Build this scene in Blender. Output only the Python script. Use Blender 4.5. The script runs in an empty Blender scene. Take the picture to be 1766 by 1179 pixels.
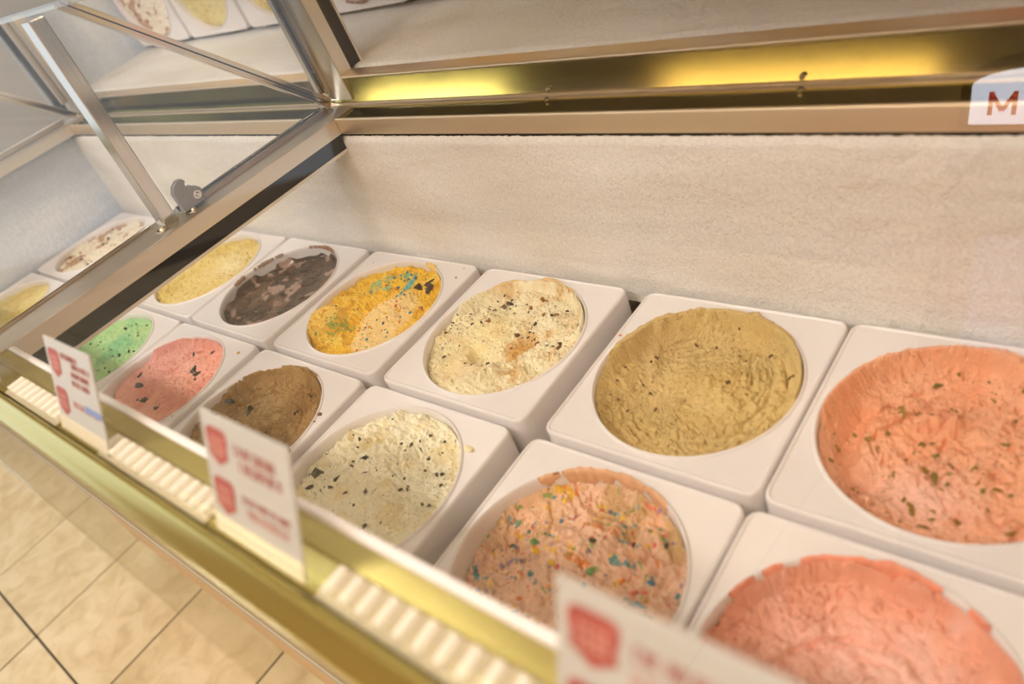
import bpy, bmesh, math, random
import numpy as np
from mathutils import Matrix, Vector

# ------------------------------------------------------------------ camera
SC = bpy.context.scene
COL = SC.collection
FLOOR_Z = -0.876
cam_data = bpy.data.cameras.new('camera')
cam = bpy.data.objects.new('camera', cam_data)
COL.objects.link(cam)
_C = Vector((1.10027, -0.35695, 0.55091))
_yaw, _pit, _rol, _fpx = -0.8901, -0.6316, -0.4045, 1276.3
_fw = Vector((math.sin(_yaw) * math.cos(_pit), math.cos(_yaw) * math.cos(_pit), math.sin(_pit)))
_r = _fw.cross(Vector((0, 0, 1))).normalized()
_u = _r.cross(_fw)
_r2 = _r * math.cos(_rol) + _u * math.sin(_rol)
_u2 = -_r * math.sin(_rol) + _u * math.cos(_rol)
_m = Matrix((_r2, _u2, -_fw)).transposed().to_4x4()
_m.translation = _C
cam.matrix_world = _m
cam_data.sensor_fit = 'HORIZONTAL'
cam_data.sensor_width = 36.0
cam_data.lens = _fpx / 1766.0 * 36.0
cam_data.clip_start = 0.01
cam_data.dof.use_dof = True
cam_data.dof.focus_distance = 1.03
cam_data.dof.aperture_fstop = 3.2
SC.camera = cam

# ------------------------------------------------------------------ world, exposure
world = bpy.data.worlds.new('world')
SC.world = world
world.use_nodes = True
_bg = world.node_tree.nodes['Background']
_bg.inputs[0].default_value = (0.86, 0.93, 1.0, 1)
_bg.inputs[1].default_value = 0.7
SC.view_settings.view_transform = 'Standard'
SC.view_settings.look = 'None'
SC.view_settings.gamma = 1.0
SC.view_settings.use_curve_mapping = False
SC.view_settings.exposure = 0.80
LAMP_STRENGTH = 18.0
LAMP_WARM = (1.0, 0.80, 0.59)
LAMP_MID = (1.0, 0.95, 0.90)
LAMP_COOL = (0.90, 0.95, 1.0)

# ------------------------------------------------------------------ helpers
def S(r, g, b):
    def f(c):
        c /= 255.0
        return c / 12.92 if c <= 0.04045 else ((c + 0.055) / 1.055) ** 2.4
    return (f(r), f(g), f(b))

def tag(o, label=None, cat=None, group=None, kind=None):
    if label: o['label'] = label
    if cat: o['category'] = cat
    if group: o['group'] = group
    if kind: o['kind'] = kind
    return o

def empty(name, loc=(0, 0, 0)):
    o = bpy.data.objects.new(name, None)
    o.empty_display_size = 0.05
    o.location = loc
    COL.objects.link(o)
    return o

def link(name, me, parent=None, loc=(0, 0, 0), rot=(0, 0, 0), scale=(1, 1, 1)):
    o = bpy.data.objects.new(name, me)
    o.location = loc
    o.rotation_euler = rot
    o.scale = scale
    COL.objects.link(o)
    if parent is not None: o.parent = parent
    return o

class MB:
    def __init__(s):
        s.v = []; s.f = []
    def box(s, x0, x1, y0, y1, z0, z1):
        n = len(s.v)
        s.v += [(x0, y0, z0), (x1, y0, z0), (x1, y1, z0), (x0, y1, z0), (x0, y0, z1), (x1, y0, z1), (x1, y1, z1), (x0, y1, z1)]
        s.f += [tuple(n + i for i in q) for q in ((0, 3, 2, 1), (4, 5, 6, 7), (0, 1, 5, 4), (1, 2, 6, 5), (2, 3, 7, 6), (3, 0, 4, 7))]
        return s
    def prism_x(s, prof, x0, x1):
        """closed (y, z) outline swept along x; x0/x1 may be functions of (y, z)"""
        n = len(s.v); k = len(prof)
        for xx in (x0, x1):
            s.v += [((xx(y, z) if callable(xx) else xx), y, z) for y, z in prof]
        s.f += [(n + i, n + (i + 1) % k, n + k + (i + 1) % k, n + k + i) for i in range(k)]
        s.f += [tuple(n + k - 1 - i for i in range(k)), tuple(n + k + i for i in range(k))]
        return s
    def prism_pts(s, lo, hi):
        n = len(s.v); k = len(lo)
        s.v += [tuple(p) for p in lo] + [tuple(p) for p in hi]
        s.f += [(n + i, n + (i + 1) % k, n + k + (i + 1) % k, n + k + i) for i in range(k)]
        s.f += [tuple(n + k - 1 - i for i in range(k)), tuple(n + k + i for i in range(k))]
        return s
    def cyl(s, c, ax, r, h, seg=16, r2=None):
        ax = Vector(ax).normalized()
        a = ax.orthogonal().normalized(); b = ax.cross(a)
        c = Vector(c); r2 = r if r2 is None else r2
        lo = [c + (a * math.cos(t) + b * math.sin(t)) * r for t in (2 * math.pi * i / seg for i in range(seg))]
        hi = [c + ax * h + (a * math.cos(t) + b * math.sin(t)) * r2 for t in (2 * math.pi * i / seg for i in range(seg))]
        return s.prism_pts(lo, hi)
    def mesh(s, name, mat=None, bevel=0.0, smooth=False, segs=2):
        me = bpy.data.meshes.new(name)
        me.from_pydata([tuple(v) for v in s.v], [], s.f)
        bm = bmesh.new(); bm.from_mesh(me)
        bmesh.ops.recalc_face_normals(bm, faces=bm.faces)
        if bevel > 0:
            bmesh.ops.bevel(bm, geom=list(bm.edges), offset=bevel, segments=segs, affect='EDGES', profile=0.5, clamp_overlap=True)
        bm.to_mesh(me); bm.free()
        if smooth or bevel > 0:
            me.shade_smooth()
            me.set_sharp_from_angle(angle=math.radians(40 if smooth else 18))
        if mat: me.materials.append(mat)
        return me
    def build(s, name, mat, parent=None, bevel=0.0, smooth=False, segs=2):
        me = s.mesh(name, mat, bevel, smooth, segs)
        loc = (0, 0, 0)
        if parent is not None:
            p = parent
            off = Vector((0, 0, 0))
            while p is not None:
                off += p.location; p = p.parent
            loc = tuple(-off)
        return link(name, me, parent, loc)

# ---- materials
def nodes_of(m):
    m.use_nodes = True
    return m.node_tree.nodes, m.node_tree.links, m.node_tree.nodes['Principled BSDF']

def mat(name, col, rough=0.5, metal=0.0, var=0.0, vscale=20.0, bump=0.0, bscale=200.0, stretch=(1, 1, 1), spec=0.5, coat=0.0, emit=None, emit_s=0.0, rvar=0.0, bdist=0.002):
    m = bpy.data.materials.new(name)
    N, L, b = nodes_of(m)
    b.inputs['Base Color'].default_value = (*col, 1)
    b.inputs['Roughness'].default_value = rough
    b.inputs['Metallic'].default_value = metal
    b.inputs['Specular IOR Level'].default_value = spec
    b.inputs['Coat Weight'].default_value = coat
    b.inputs['Coat Roughness'].default_value = 0.08
    if emit:
        b.inputs['Emission Color'].default_value = (*emit, 1)
        b.inputs['Emission Strength'].default_value = emit_s
    if var or bump or rvar:
        tc = N.new('ShaderNodeTexCoord'); mp = N.new('ShaderNodeMapping')
        mp.inputs['Scale'].default_value = stretch
        L.new(tc.outputs['Object'], mp.inputs['Vector'])
        if var or rvar:
            n = N.new('ShaderNodeTexNoise'); n.inputs['Scale'].default_value = vscale; n.inputs['Detail'].default_value = 5
            L.new(mp.outputs[0], n.inputs['Vector'])
        if var:
            r = N.new('ShaderNodeValToRGB')
            r.color_ramp.elements[0].position = 0.3; r.color_ramp.elements[1].position = 0.7
            r.color_ramp.elements[0].color = (*[max(0, c * (1 - var)) for c in col], 1)
            r.color_ramp.elements[1].color = (*[min(1, c * (1 + var)) for c in col], 1)
            L.new(n.outputs['Fac'], r.inputs['Fac']); L.new(r.outputs['Color'], b.inputs['Base Color'])
        if rvar:
            mr = N.new('ShaderNodeMapRange')
            mr.inputs['To Min'].default_value = max(0.02, rough - rvar); mr.inputs['To Max'].default_value = rough + rvar
            L.new(n.outputs['Fac'], mr.inputs['Value']); L.new(mr.outputs[0], b.inputs['Roughness'])
        if bump:
            n2 = N.new('ShaderNodeTexNoise'); n2.inputs['Scale'].default_value = bscale; n2.inputs['Detail'].default_value = 3
            L.new(mp.outputs[0], n2.inputs['Vector'])
            bp = N.new('ShaderNodeBump'); bp.inputs['Strength'].default_value = bump; bp.inputs['Distance'].default_value = bdist
            L.new(n2.outputs['Fac'], bp.inputs['Height']); L.new(bp.outputs[0], b.inputs['Normal'])
    return m

def glass_mat(name, tint, refl, rough=0.0, use_fresnel=True, graze=0.96):
    """thin clear sheet: transmits straight through, mirrors by its facing angle"""
    m = bpy.data.materials.new(name)
    m.use_nodes = True
    N, L = m.node_tree.nodes, m.node_tree.links
    N.clear()
    out = N.new('ShaderNodeOutputMaterial'); mix = N.new('ShaderNodeMixShader')
    tr = N.new('ShaderNodeBsdfTransparent'); gl = N.new('ShaderNodeBsdfGlossy')
    tr.inputs[0].default_value = (*tint, 1)
    gl.inputs['Roughness'].default_value = rough
    gl.inputs['Color'].default_value = (1, 1, 1, 1)
    if use_fresnel:
        ge = N.new('ShaderNodeNewGeometry')
        dt = N.new('ShaderNodeVectorMath'); dt.operation = 'DOT_PRODUCT'
        L.new(ge.outputs['Incoming'], dt.inputs[0]); L.new(ge.outputs['Normal'], dt.inputs[1])
        def op(kind, a, b, clamp=False):
            k = N.new('ShaderNodeMath'); k.operation = kind; k.use_clamp = clamp
            for i, q in enumerate((a, b)):
                if q is None: continue
                if isinstance(q, (int, float)): k.inputs[i].default_value = q
                else: L.new(q, k.inputs[i])
            return k.outputs[0]
        c = op('ABSOLUTE', dt.outputs['Value'], None)
        q = op('POWER', op('SUBTRACT', 1.0, c, True), 5.0)
        f = op('ADD', op('MULTIPLY', q, graze), 0.04)
        L.new(op('MULTIPLY', f, refl, True), mix.inputs[0])
    else:
        mix.inputs[0].default_value = refl
    L.new(tr.outputs[0], mix.inputs[1]); L.new(gl.outputs[0], mix.inputs[2])
    L.new(mix.outputs[0], out.inputs[0])
    return m

M = {}
M['steel'] = mat('brushed_steel', S(240, 222, 194), 0.42, 1.0, bump=0.06, bscale=60, stretch=(0.4, 14, 14), rvar=0.07, vscale=9)
M['steel_y'] = mat('brushed_steel_lengthwise', S(230, 224, 214), 0.38, 1.0, bump=0.05, bscale=60, stretch=(14, 0.4, 14), rvar=0.06, vscale=9)
M['chrome'] = mat('polished_steel', S(215, 210, 202), 0.12, 1.0, rvar=0.04, vscale=14)
M['brass'] = mat('gold_anodised_trim', S(220, 204, 124), 0.26, 1.0, rvar=0.06, vscale=6, bump=0.03, bscale=50, stretch=(0.3, 10, 10))
M['gutter'] = mat('polished_gold_channel', S(206, 196, 114), 0.13, 1.0, rvar=0.04, vscale=8)
M['black'] = mat('black_gasket', S(22, 20, 19), 0.45, 0.0, var=0.3, vscale=40)
M['plastic'] = mat('white_moulded_plastic', S(236, 230, 228), 0.22, 0.0, var=0.02, vscale=8, spec=0.5)
M['ribs'] = mat('white_ribbed_plastic', S(244, 238, 226), 0.16, 0.0, var=0.02, vscale=12, coat=0.5)
M['ribbase'] = mat('grey_rib_backing', S(186, 174, 146), 0.3, 0.0, var=0.03, vscale=12)
M['creamy'] = mat('cream_plastic', S(236, 224, 200), 0.3, 0.0, var=0.03, vscale=12)
M['grey'] = mat('grey_bracket_plastic', S(140, 134, 130), 0.4, 0.2, var=0.06, vscale=40)
M['liner'] = mat('freezer_liner', S(190, 190, 190), 0.5, 0.0, var=0.06, vscale=10)
M['panel'] = mat('peach_laminate', S(232, 196, 150), 0.4, 0.0, var=0.05, vscale=8)
M['panel_grey'] = mat('grey_kick_plate', S(170, 156, 128), 0.4, 0.3, var=0.05, vscale=8)
M['clear'] = glass_mat('clear_glass', (0.985, 0.985, 0.98), 0.7)
M['pane'] = glass_mat('front_pane_glass', (0.99, 0.99, 0.985), 0.75, graze=0.10)
M['acrylic'] = glass_mat('clear_acrylic', (0.95, 0.94, 0.90), 1.6)
M['lid'] = glass_mat('smoked_lid_acrylic', (0.46, 0.42, 0.36), 3.0, 0.02)

def frost_material(name, c0, c1):
    m = bpy.data.materials.new(name)
    N, L, b = nodes_of(m)
    b.inputs['Roughness'].default_value = 0.7
    tc = N.new('ShaderNodeTexCoord')
    n = N.new('ShaderNodeTexNoise'); n.inputs['Scale'].default_value = 6; n.inputs['Detail'].default_value = 6
    mp = N.new('ShaderNodeMapping'); mp.inputs['Scale'].default_value = (0.5, 0.5, 2.0)
    L.new(tc.outputs['Object'], mp.inputs[0]); L.new(mp.outputs[0], n.inputs['Vector'])
    r = N.new('ShaderNodeValToRGB')
    r.color_ramp.elements[0].color = (*S(*c0), 1); r.color_ramp.elements[1].color = (*S(*c1), 1)
    r.color_ramp.elements[0].position = 0.35; r.color_ramp.elements[1].position = 0.65
    L.new(n.outputs['Fac'], r.inputs[0])
    n3 = N.new('ShaderNodeTexNoise'); n3.inputs['Scale'].default_value = 300; n3.inputs['Detail'].default_value = 2
    L.new(tc.outputs['Object'], n3.inputs['Vector'])
    mr = N.new('ShaderNodeMapRange'); mr.inputs['From Min'].default_value = 0.3; mr.inputs['From Max'].default_value = 0.6; mr.inputs['To Min'].default_value = 0.92; mr.inputs['To Max'].default_value = 1.03
    L.new(n3.outputs['Fac'], mr.inputs['Value'])
    hs = N.new('ShaderNodeHueSaturation'); L.new(r.outputs[0], hs.inputs['Color']); L.new(mr.outputs[0], hs.inputs['Value'])
    L.new(hs.outputs[0], b.inputs['Base Color'])
    n2 = N.new('ShaderNodeTexNoise'); n2.inputs['Scale'].default_value = 330; n2.inputs['Detail'].default_value = 3; n2.inputs['Roughness'].default_value = 0.65
    L.new(tc.outputs['Object'], n2.inputs['Vector'])
    bp = N.new('ShaderNodeBump'); bp.inputs['Strength'].default_value = 0.9; bp.inputs['Distance'].default_value = 0.003
    L.new(n2.outputs['Fac'], bp.inputs['Height']); L.new(bp.outputs[0], b.inputs['Normal'])
    return m
M['frost'] = frost_material('hoar_frost', (240, 235, 228), (253, 250, 246))
M['frost_cool'] = frost_material('cool_lit_frost', (208, 218, 234), (236, 242, 250))  # same frost, with the cooler light of the left end put into its colour

def tile_material():
    m = bpy.data.materials.new('cream_stone_tile')
    N, L, b = nodes_of(m)
    tc = N.new('ShaderNodeTexCoord'); oi = N.new('ShaderNodeObjectInfo')
    add = N.new('ShaderNodeVectorMath'); add.operation = 'ADD'
    sc = N.new('ShaderNodeVectorMath'); sc.operation = 'SCALE'; sc.inputs['Scale'].default_value = 17.0
    L.new(oi.outputs['Location'], sc.inputs[0]); L.new(tc.outputs['Object'], add.inputs[0]); L.new(sc.outputs[0], add.inputs[1])
    n = N.new('ShaderNodeTexNoise'); n.inputs['Scale'].default_value = 14; n.inputs['Detail'].default_value = 8; n.inputs['Distortion'].default_value = 0.8
    L.new(add.outputs[0], n.inputs['Vector'])
    r = N.new('ShaderNodeValToRGB')
    e = r.color_ramp.elements
    e[0].position = 0.3; e[0].color = (*S(196, 172, 128), 1)
    e[1].position = 0.62; e[1].color = (*S(222, 202, 162), 1)
    k = e.new(0.47); k.color = (*S(212, 190, 146), 1)
    L.new(n.outputs['Fac'], r.inputs[0])
    L.new(r.outputs[0], b.inputs['Base Color'])
    b.inputs['Roughness'].default_value = 0.42
    n2 = N.new('ShaderNodeTexNoise'); n2.inputs['Scale'].default_value = 45; n2.inputs['Detail'].default_value = 5
    L.new(add.outputs[0], n2.inputs['Vector'])
    bp = N.new('ShaderNodeBump'); bp.inputs['Strength'].default_value = 0.35; bp.inputs['Distance'].default_value = 0.004
    L.new(n2.outputs['Fac'], bp.inputs['Height']); L.new(bp.outputs[0], b.inputs['Normal'])
    return m
M['tile'] = tile_material()
M['grout'] = mat('dark_grout', S(52, 44, 36), 0.8, 0.0, var=0.2, vscale=60)
M['wall_warm'] = mat('warm_painted_wall', S(214, 190, 160), 0.7, 0.0, var=0.03, vscale=3)
M['wall_brown'] = mat('brown_back_wall', S(84, 70, 58), 0.7, 0.0, var=0.05, vscale=3)
M['ceiling'] = mat('white_ceiling', S(240, 234, 224), 0.8, 0.0, var=0.02, vscale=3)
M['lamp_warm'] = mat('warm_lamp_diffuser', S(250, 245, 235), 0.5, emit=LAMP_WARM, emit_s=LAMP_STRENGTH * 1.0)
M['lamp_cool'] = mat('neutral_lamp_diffuser', S(250, 248, 245), 0.5, emit=LAMP_COOL, emit_s=LAMP_STRENGTH * 1.3)
M['lamp_mid'] = mat('soft_white_lamp_diffuser', S(250, 248, 245), 0.5, emit=LAMP_MID, emit_s=LAMP_STRENGTH * 1.35)
M['lamp_fill'] = mat('fill_lamp_diffuser', S(250, 248, 245), 0.5, emit=LAMP_MID, emit_s=LAMP_STRENGTH * 0.3)  # weak fill lamps added overhead to brighten the tub tops

def ice_material(name, rough=0.5, bump=0.5, bscale=420, spec=0.3, sss=0.0):
    m = bpy.data.materials.new(name)
    N, L, b = nodes_of(m)
    a = N.new('ShaderNodeAttribute'); a.attribute_name = 'flavour'
    tc = N.new('ShaderNodeTexCoord')
    n = N.new('ShaderNodeTexNoise'); n.inputs['Scale'].default_value = 90; n.inputs['Detail'].default_value = 5
    L.new(tc.outputs['Object'], n.inputs['Vector'])
    hs = N.new('ShaderNodeHueSaturation')
    mr = N.new('ShaderNodeMapRange'); mr.inputs['To Min'].default_value = 0.88; mr.inputs['To Max'].default_value = 1.1
    L.new(n.outputs['Fac'], mr.inputs['Value']); L.new(mr.outputs[0], hs.inputs['Value'])
    L.new(a.outputs['Color'], hs.inputs['Color']); L.new(hs.outputs[0], b.inputs['Base Color'])
    b.inputs['Roughness'].default_value = rough
    b.inputs['Specular IOR Level'].default_value = spec
    n2 = N.new('ShaderNodeTexNoise'); n2.inputs['Scale'].default_value = bscale; n2.inputs['Detail'].default_value = 4
    L.new(tc.outputs['Object'], n2.inputs['Vector'])
    bp = N.new('ShaderNodeBump'); bp.inputs['Strength'].default_value = bump; bp.inputs['Distance'].default_value = 0.004
    L.new(n2.outputs['Fac'], bp.inputs['Height']); L.new(bp.outputs[0], b.inputs['Normal'])
    return m
M['ice'] = ice_material('ice_cream_churned')
M['ice_soft'] = ice_material('ice_cream_smooth', 0.42, 0.25, 300)
M['ice_wet'] = ice_material('ice_cream_glossy', 0.16, 0.12, 120, 0.6)

# ------------------------------------------------------------------ the room
room_x0, room_x1, room_y0, room_y1, room_z1 = -4.6, 3.4, -4.2, 2.6, 1.95
floor = MB().box(room_x0, room_x1, room_y0, room_y1, FLOOR_Z - 0.06, FLOOR_Z - 0.003).build('floor', M['grout'])
tag(floor, 'cream square stone tiles with dark joints in front of the freezer', None, kind='structure')
PITCH = 0.395
tile_me = MB().box(-PITCH / 2 + 0.0028, PITCH / 2 - 0.0028, -PITCH / 2 + 0.0028, PITCH / 2 - 0.0028, -0.012, 0.0).mesh('tile', M['tile'], bevel=0.0015, segs=1)
tx0 = -0.303 - PITCH / 2; ty0 = -0.597 - PITCH / 2
for i in range(-10, 9):
    for j in range(-7, 3):
        x = tx0 + i * PITCH; y = ty0 + j * PITCH
        if not (room_x0 + .2 < x < room_x1 - .2 and room_y0 + .2 < y < room_y1 - .2): continue
        link('tile', tile_me, floor, (x, y, FLOOR_Z + random.Random(i * 31 + j).uniform(-0.0006, 0.0006)))
wb = MB().box(room_x0, room_x1, room_y1, room_y1 + .1, FLOOR_Z, room_z1).build('wall_back', M['wall_brown']); tag(wb, 'brown wall behind the serving side', kind='structure')
wf = MB().box(room_x0, room_x1, room_y0 - .1, room_y0, FLOOR_Z, room_z1).build('wall_front', M['wall_warm']); tag(wf, 'warm beige wall on the customer side', kind='structure')
wl = MB().box(room_x0 - .1, room_x0, -.9, room_y1 + .1, FLOOR_Z, room_z1).box(room_x0 - .1, room_x0, room_y0 - .1, -.9, FLOOR_Z, FLOOR_Z + .25).box(room_x0 - .1, room_x0, room_y0 - .1, -.9, room_z1 - .3, room_z1).build('wall_left', M['ceiling']); tag(wl, 'warm beige wall with a wide shop window at the far left', kind='structure')
wr = MB().box(room_x1, room_x1 + .1, room_y0 - .1, room_y1 + .1, FLOOR_Z, room_z1).build('wall_right', M['wall_warm']); tag(wr, 'warm beige wall at the far right', kind='structure')
ce = MB().box(room_x0, room_x1 + .1, room_y0 - .1, room_y1 + .1, room_z1, room_z1 + .08).build('ceiling', M['ceiling']); tag(ce, 'white ceiling above the shop', kind='structure')
lm = {k: MB().box(-.45, .45, -.11, .11, -.012, -.004).mesh('diffuser', M[k]) for k in ('lamp_warm', 'lamp_cool', 'lamp_mid', 'lamp_fill')}
lf = MB().box(-.48, .48, -.14, -.11, -.02, 0).box(-.48, .48, .11, .14, -.02, 0).box(-.48, -.45, -.11, .11, -.02, 0).box(.45, .48, -.11, .11, -.02, 0).mesh('frame', M['steel'])
for k, x, y, lab in [('lamp_cool', -1.6, -1.25, 'neutral ceiling lamp above the floor tiles by the shop front'), ('lamp_mid', 0.1, -1.25, 'soft white ceiling lamp in front of the left freezer section'), ('lamp_warm', 1.8, -1.25, 'warm ceiling lamp in front of the right freezer section'),
                     ('lamp_cool', -1.6, 1.0, 'neutral ceiling lamp behind the left end of the freezer'), ('lamp_warm', 0.1, 1.0, 'warm ceiling lamp above the serving side'), ('lamp_warm', 1.8, 1.0, 'warm ceiling lamp behind the right end of the freezer'),
                     ('lamp_warm', 0.9, -2.6, 'warm ceiling lamp by the customer wall'), ('lamp_fill', -0.7, -0.62, 'added ceiling fill lamp over the left freezer section'), ('lamp_fill', 0.9, -0.62, 'added ceiling fill lamp over the main freezer section')]:
    e = empty('ceiling_lamp', (x, y, room_z1)); tag(e, lab, 'lamp', 'ceiling lamps')
    link('frame', lf, e); link('diffuser', lm[k], e)

# ------------------------------------------------------------------ freezer cabinet
X0, X1 = -0.905, 1.52            # inner ends of the well
fz = empty('display_freezer', (0.3, 0.0, FLOOR_Z))
tag(fz, 'long steel dipping freezer with gold front trim and frosted inside walls', 'freezer')

# frosted walls: fine relief plus a ragged upper edge
def perm(seed):
    return np.random.RandomState(seed).permutation(512).astype(np.int64)
_P = {}
def pnoise(x, y, seed=0):
    if seed not in _P:
        pr = perm(seed); _P[seed] = (np.concatenate([pr, pr]), np.random.RandomState(seed + 999).uniform(0, 2 * math.pi, 512))
    pt, ga = _P[seed]
    xi = np.floor(x).astype(np.int64); yi = np.floor(y).astype(np.int64)
    xf = x - xi; yf = y - yi
    u = xf * xf * xf * (xf * (xf * 6 - 15) + 10); v = yf * yf * yf * (yf * (yf * 6 - 15) + 10)
    def g(ix, iy, dx, dy):
        a = ga[pt[(pt[ix & 511] + iy) & 511]]
        return np.cos(a) * dx + np.sin(a) * dy
    n00 = g(xi, yi, xf, yf); n10 = g(xi + 1, yi, xf - 1, yf); n01 = g(xi, yi + 1, xf, yf - 1); n11 = g(xi + 1, yi + 1, xf - 1, yf - 1)
    return (n00 * (1 - u) + n10 * u) * (1 - v) + (n01 * (1 - u) + n11 * u) * v * 1.0
def fbm(x, y, seed=0, octv=4, gain=0.5):
    s = 0; a = 1.0
    for o in range(octv):
        s = s + a * pnoise(x * 2 ** o + 7.3 * o, y * 2 ** o - 3.1 * o, seed + o); a *= gain
    return s
def sst(a, b, x):
    t = np.clip((x - a) / (b - a), 0, 1); return t * t * (3 - 2 * t)

def grid_mesh(name, P, mat_, thick=None):
    """P: (n, m, 3) grid of points -> mesh"""
    n, m = P.shape[:2]
    me = bpy.data.meshes.new(name)
    idx = np.arange(n * m).reshape(n, m)
    q = np.stack([idx[:-1, :-1], idx[1:, :-1], idx[1:, 1:], idx[:-1, 1:]], -1).reshape(-1, 4)
    me.vertices.add(n * m); me.vertices.foreach_set('co', P.reshape(-1).astype(np.float32))
    me.loops.add(q.size); me.loops.foreach_set('vertex_index', q.reshape(-1).astype(np.int32))
    me.polygons.add(len(q)); me.polygons.foreach_set('loop_start', (np.arange(len(q)) * 4).astype(np.int32))
    me.update(calc_edges=True); me.validate()
    me.shade_smooth()
    me.materials.append(mat_)
    return me

def frost_wall(name, length, place, seed):
    n = int(length / 0.0035); m = 66
    s = np.linspace(0, length, n)[:, None]; h = np.linspace(0, 1, m)[None, :]
    top = 0.2022 + 0.0012 * pnoise(s * 260, s * 0 + 3.3, seed) + 0.001 * pnoise(s * 90, s * 0 + 1.3, seed + 1)
    z = -0.03 + (top + 0.03) * h
    ss = s + 0 * z
    d = 0.0022 * fbm(ss * 9, z * 30, seed + 2, 3) + 0.0018 * fbm(ss * 150, z * 150, seed + 5, 2) + 0.004 * (sst(0.0, 0.10, z) - 1)
    d = d + 0.006 * (1 - sst(0.0, 0.006, top - z))       # rounded-off upper edge
    return place(ss, d, z)

Pb = frost_wall('b', X1 - X0, lambda s, d, z: np.stack([X0 + s, 0.2625 + d, z], -1), 11)
me = grid_mesh('frosted_wall', Pb[::-1], M['frost'])
o = link('frosted_wall', me, fz, tuple(-Vector(fz.location))); o['label'] = 'long back wall under white frost'
Pl = frost_wall('l', 0.53, lambda s, d, z: np.stack([X0 - d, -0.265 + s, z], -1), 41)
me = grid_mesh('frosted_wall', Pl, M['frost_cool'])
o = link('frosted_wall', me, fz, tuple(-Vector(fz.location))); o['label'] = 'left end wall under frost coloured for cooler light'
MB().box(X0 - .03, X1 + .03, .272, .30, -.25, .2085).build('back_liner', M['black'], fz)
MB().box(X0 - .03, X0 - .012, -.28, .272, -.25, .2085).build('end_liner', M['black'], fz)
MB().box(X1, X1 + .03, -.28, .272, -.25, .2085).build('end_liner', M['liner'], fz)
MB().box(X0 - .03, X1 + .03, -.285, -.264, -.25, .21).build('front_liner', M['frost'], fz)
MB().box(X0 - .03, X1 + .03, -.285, .30, -.27, -.25).build('well_floor', M['liner'], fz)
MB().box(X0 - .06, X1 + .06, -.255, .36, FLOOR_Z + .1, -.27).build('cabinet_body', M['panel'], fz, bevel=0.004)
MB().box(X0 - .05, X1 + .05, -.24, .34, FLOOR_Z, FLOOR_Z + .1).build('kick_plate', M['panel_grey'], fz)
MB().box(X0 - .06, X1 + .06, -.297, -.285, -.10, .205).build('front_apron', M['panel_grey'], fz)

# back rail: a steel angle with a bright front nose and a dark gutter behind it
MB().prism_x([(.262, .2085), (.262, .231), (.2635, .2335), (.266, .2335), (.2675, .231), (.2675, .2125), (.272, .2085)], lambda y, z: .158 if y < .2665 else .155, X1 + .03).build('back_rail', M['steel'], fz, bevel=0.0006, segs=1)
MB().prism_x([(.262, .2085), (.262, .231), (.2635, .2335), (.266, .2335), (.2675, .231), (.2675, .2125), (.272, .2085)], X0 - .0, .075).build('back_rail', M['steel'], fz, bevel=0.0006, segs=1)
MB().prism_x([(.268, .214), (.268, .2285), (.304, .2305), (.304, .214)], X0, X1 + .03).build('gutter', M['gutter'], fz)
MB().prism_x([(.304, .21), (.304, .2325), (.322, .2325), (.322, .21)], X0 - .03, X1 + .03).build('lid_track', M['steel'], fz, bevel=0.001, segs=1)
for i, x in enumerate((0.53, 0.83, 1.09, 1.33)):
    MB().cyl((x, .2988, .233), (0, -.6, .8), .0032, .0022, 10, .0018).build('rivet', M['chrome'], fz, smooth=True)

# left end rail
MB().box(X0 - .035, X0 + .036, -.3, .30, .2085, .2325).build('end_rail', M['steel_y'], fz, bevel=0.0015, segs=1)
MB().box(X0 - .01, X0 + .001, -.3, .27, .2335, .246).build('end_channel', M['steel_y'], fz, bevel=0.001, segs=1)

# divider rail bridging front to back
def xr(y): return 0.139 + (y + .28) / .55 * .019
div = MB().prism_pts([(.076, -.285, .233), (xr(-.285), -.285, .233), (xr(-.285), -.285, .2085), (.082, -.285, .2085)],
                     [(.076, .3, .233), (xr(.262) + .001, .3, .233), (xr(.262) + .001, .3, .2085), (.082, .3, .2085)]).build('divider_rail', M['steel_y'], fz, bevel=0.0012, segs=2)
MB().prism_pts([(.088, -.262, .2085), (xr(-.262) - .004, -.262, .2085), (xr(-.262) - .004, -.262, .186), (.088, -.262, .186)],
               [(.088, .262, .2085), (xr(.262) - .004, .262, .2085), (xr(.262) - .004, .262, .186), (.088, .262, .186)]).build('gasket', M['black'], div)
MB().prism_pts([(.086, -.262, .186), (xr(-.262) - .002, -.262, .186), (xr(-.262) - .002, -.262, .1815), (.086, -.262, .1815)],
               [(.086, .262, .186), (xr(.262) - .002, .262, .186), (xr(.262) - .002, .262, .1815), (.086, .262, .1815)]).build('bottom_edge', M['steel_y'], div)
# glass channel on the divider, behind the post
MB().box(.098, .104, .008, .285, .233, .241).box(.112, .118, .008, .285, .233, .241).build('glass_channel', M['chrome'], div, bevel=0.0008, segs=1)
MB().box(.104, .112, .008, .285, .233, .2355).build('channel_bead', M['brass'], div)
MB().box(.084, .088, -.285, -.03, .233, .2375).build('ridge', M['chrome'], div, bevel=0.0008, segs=1)
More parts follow.
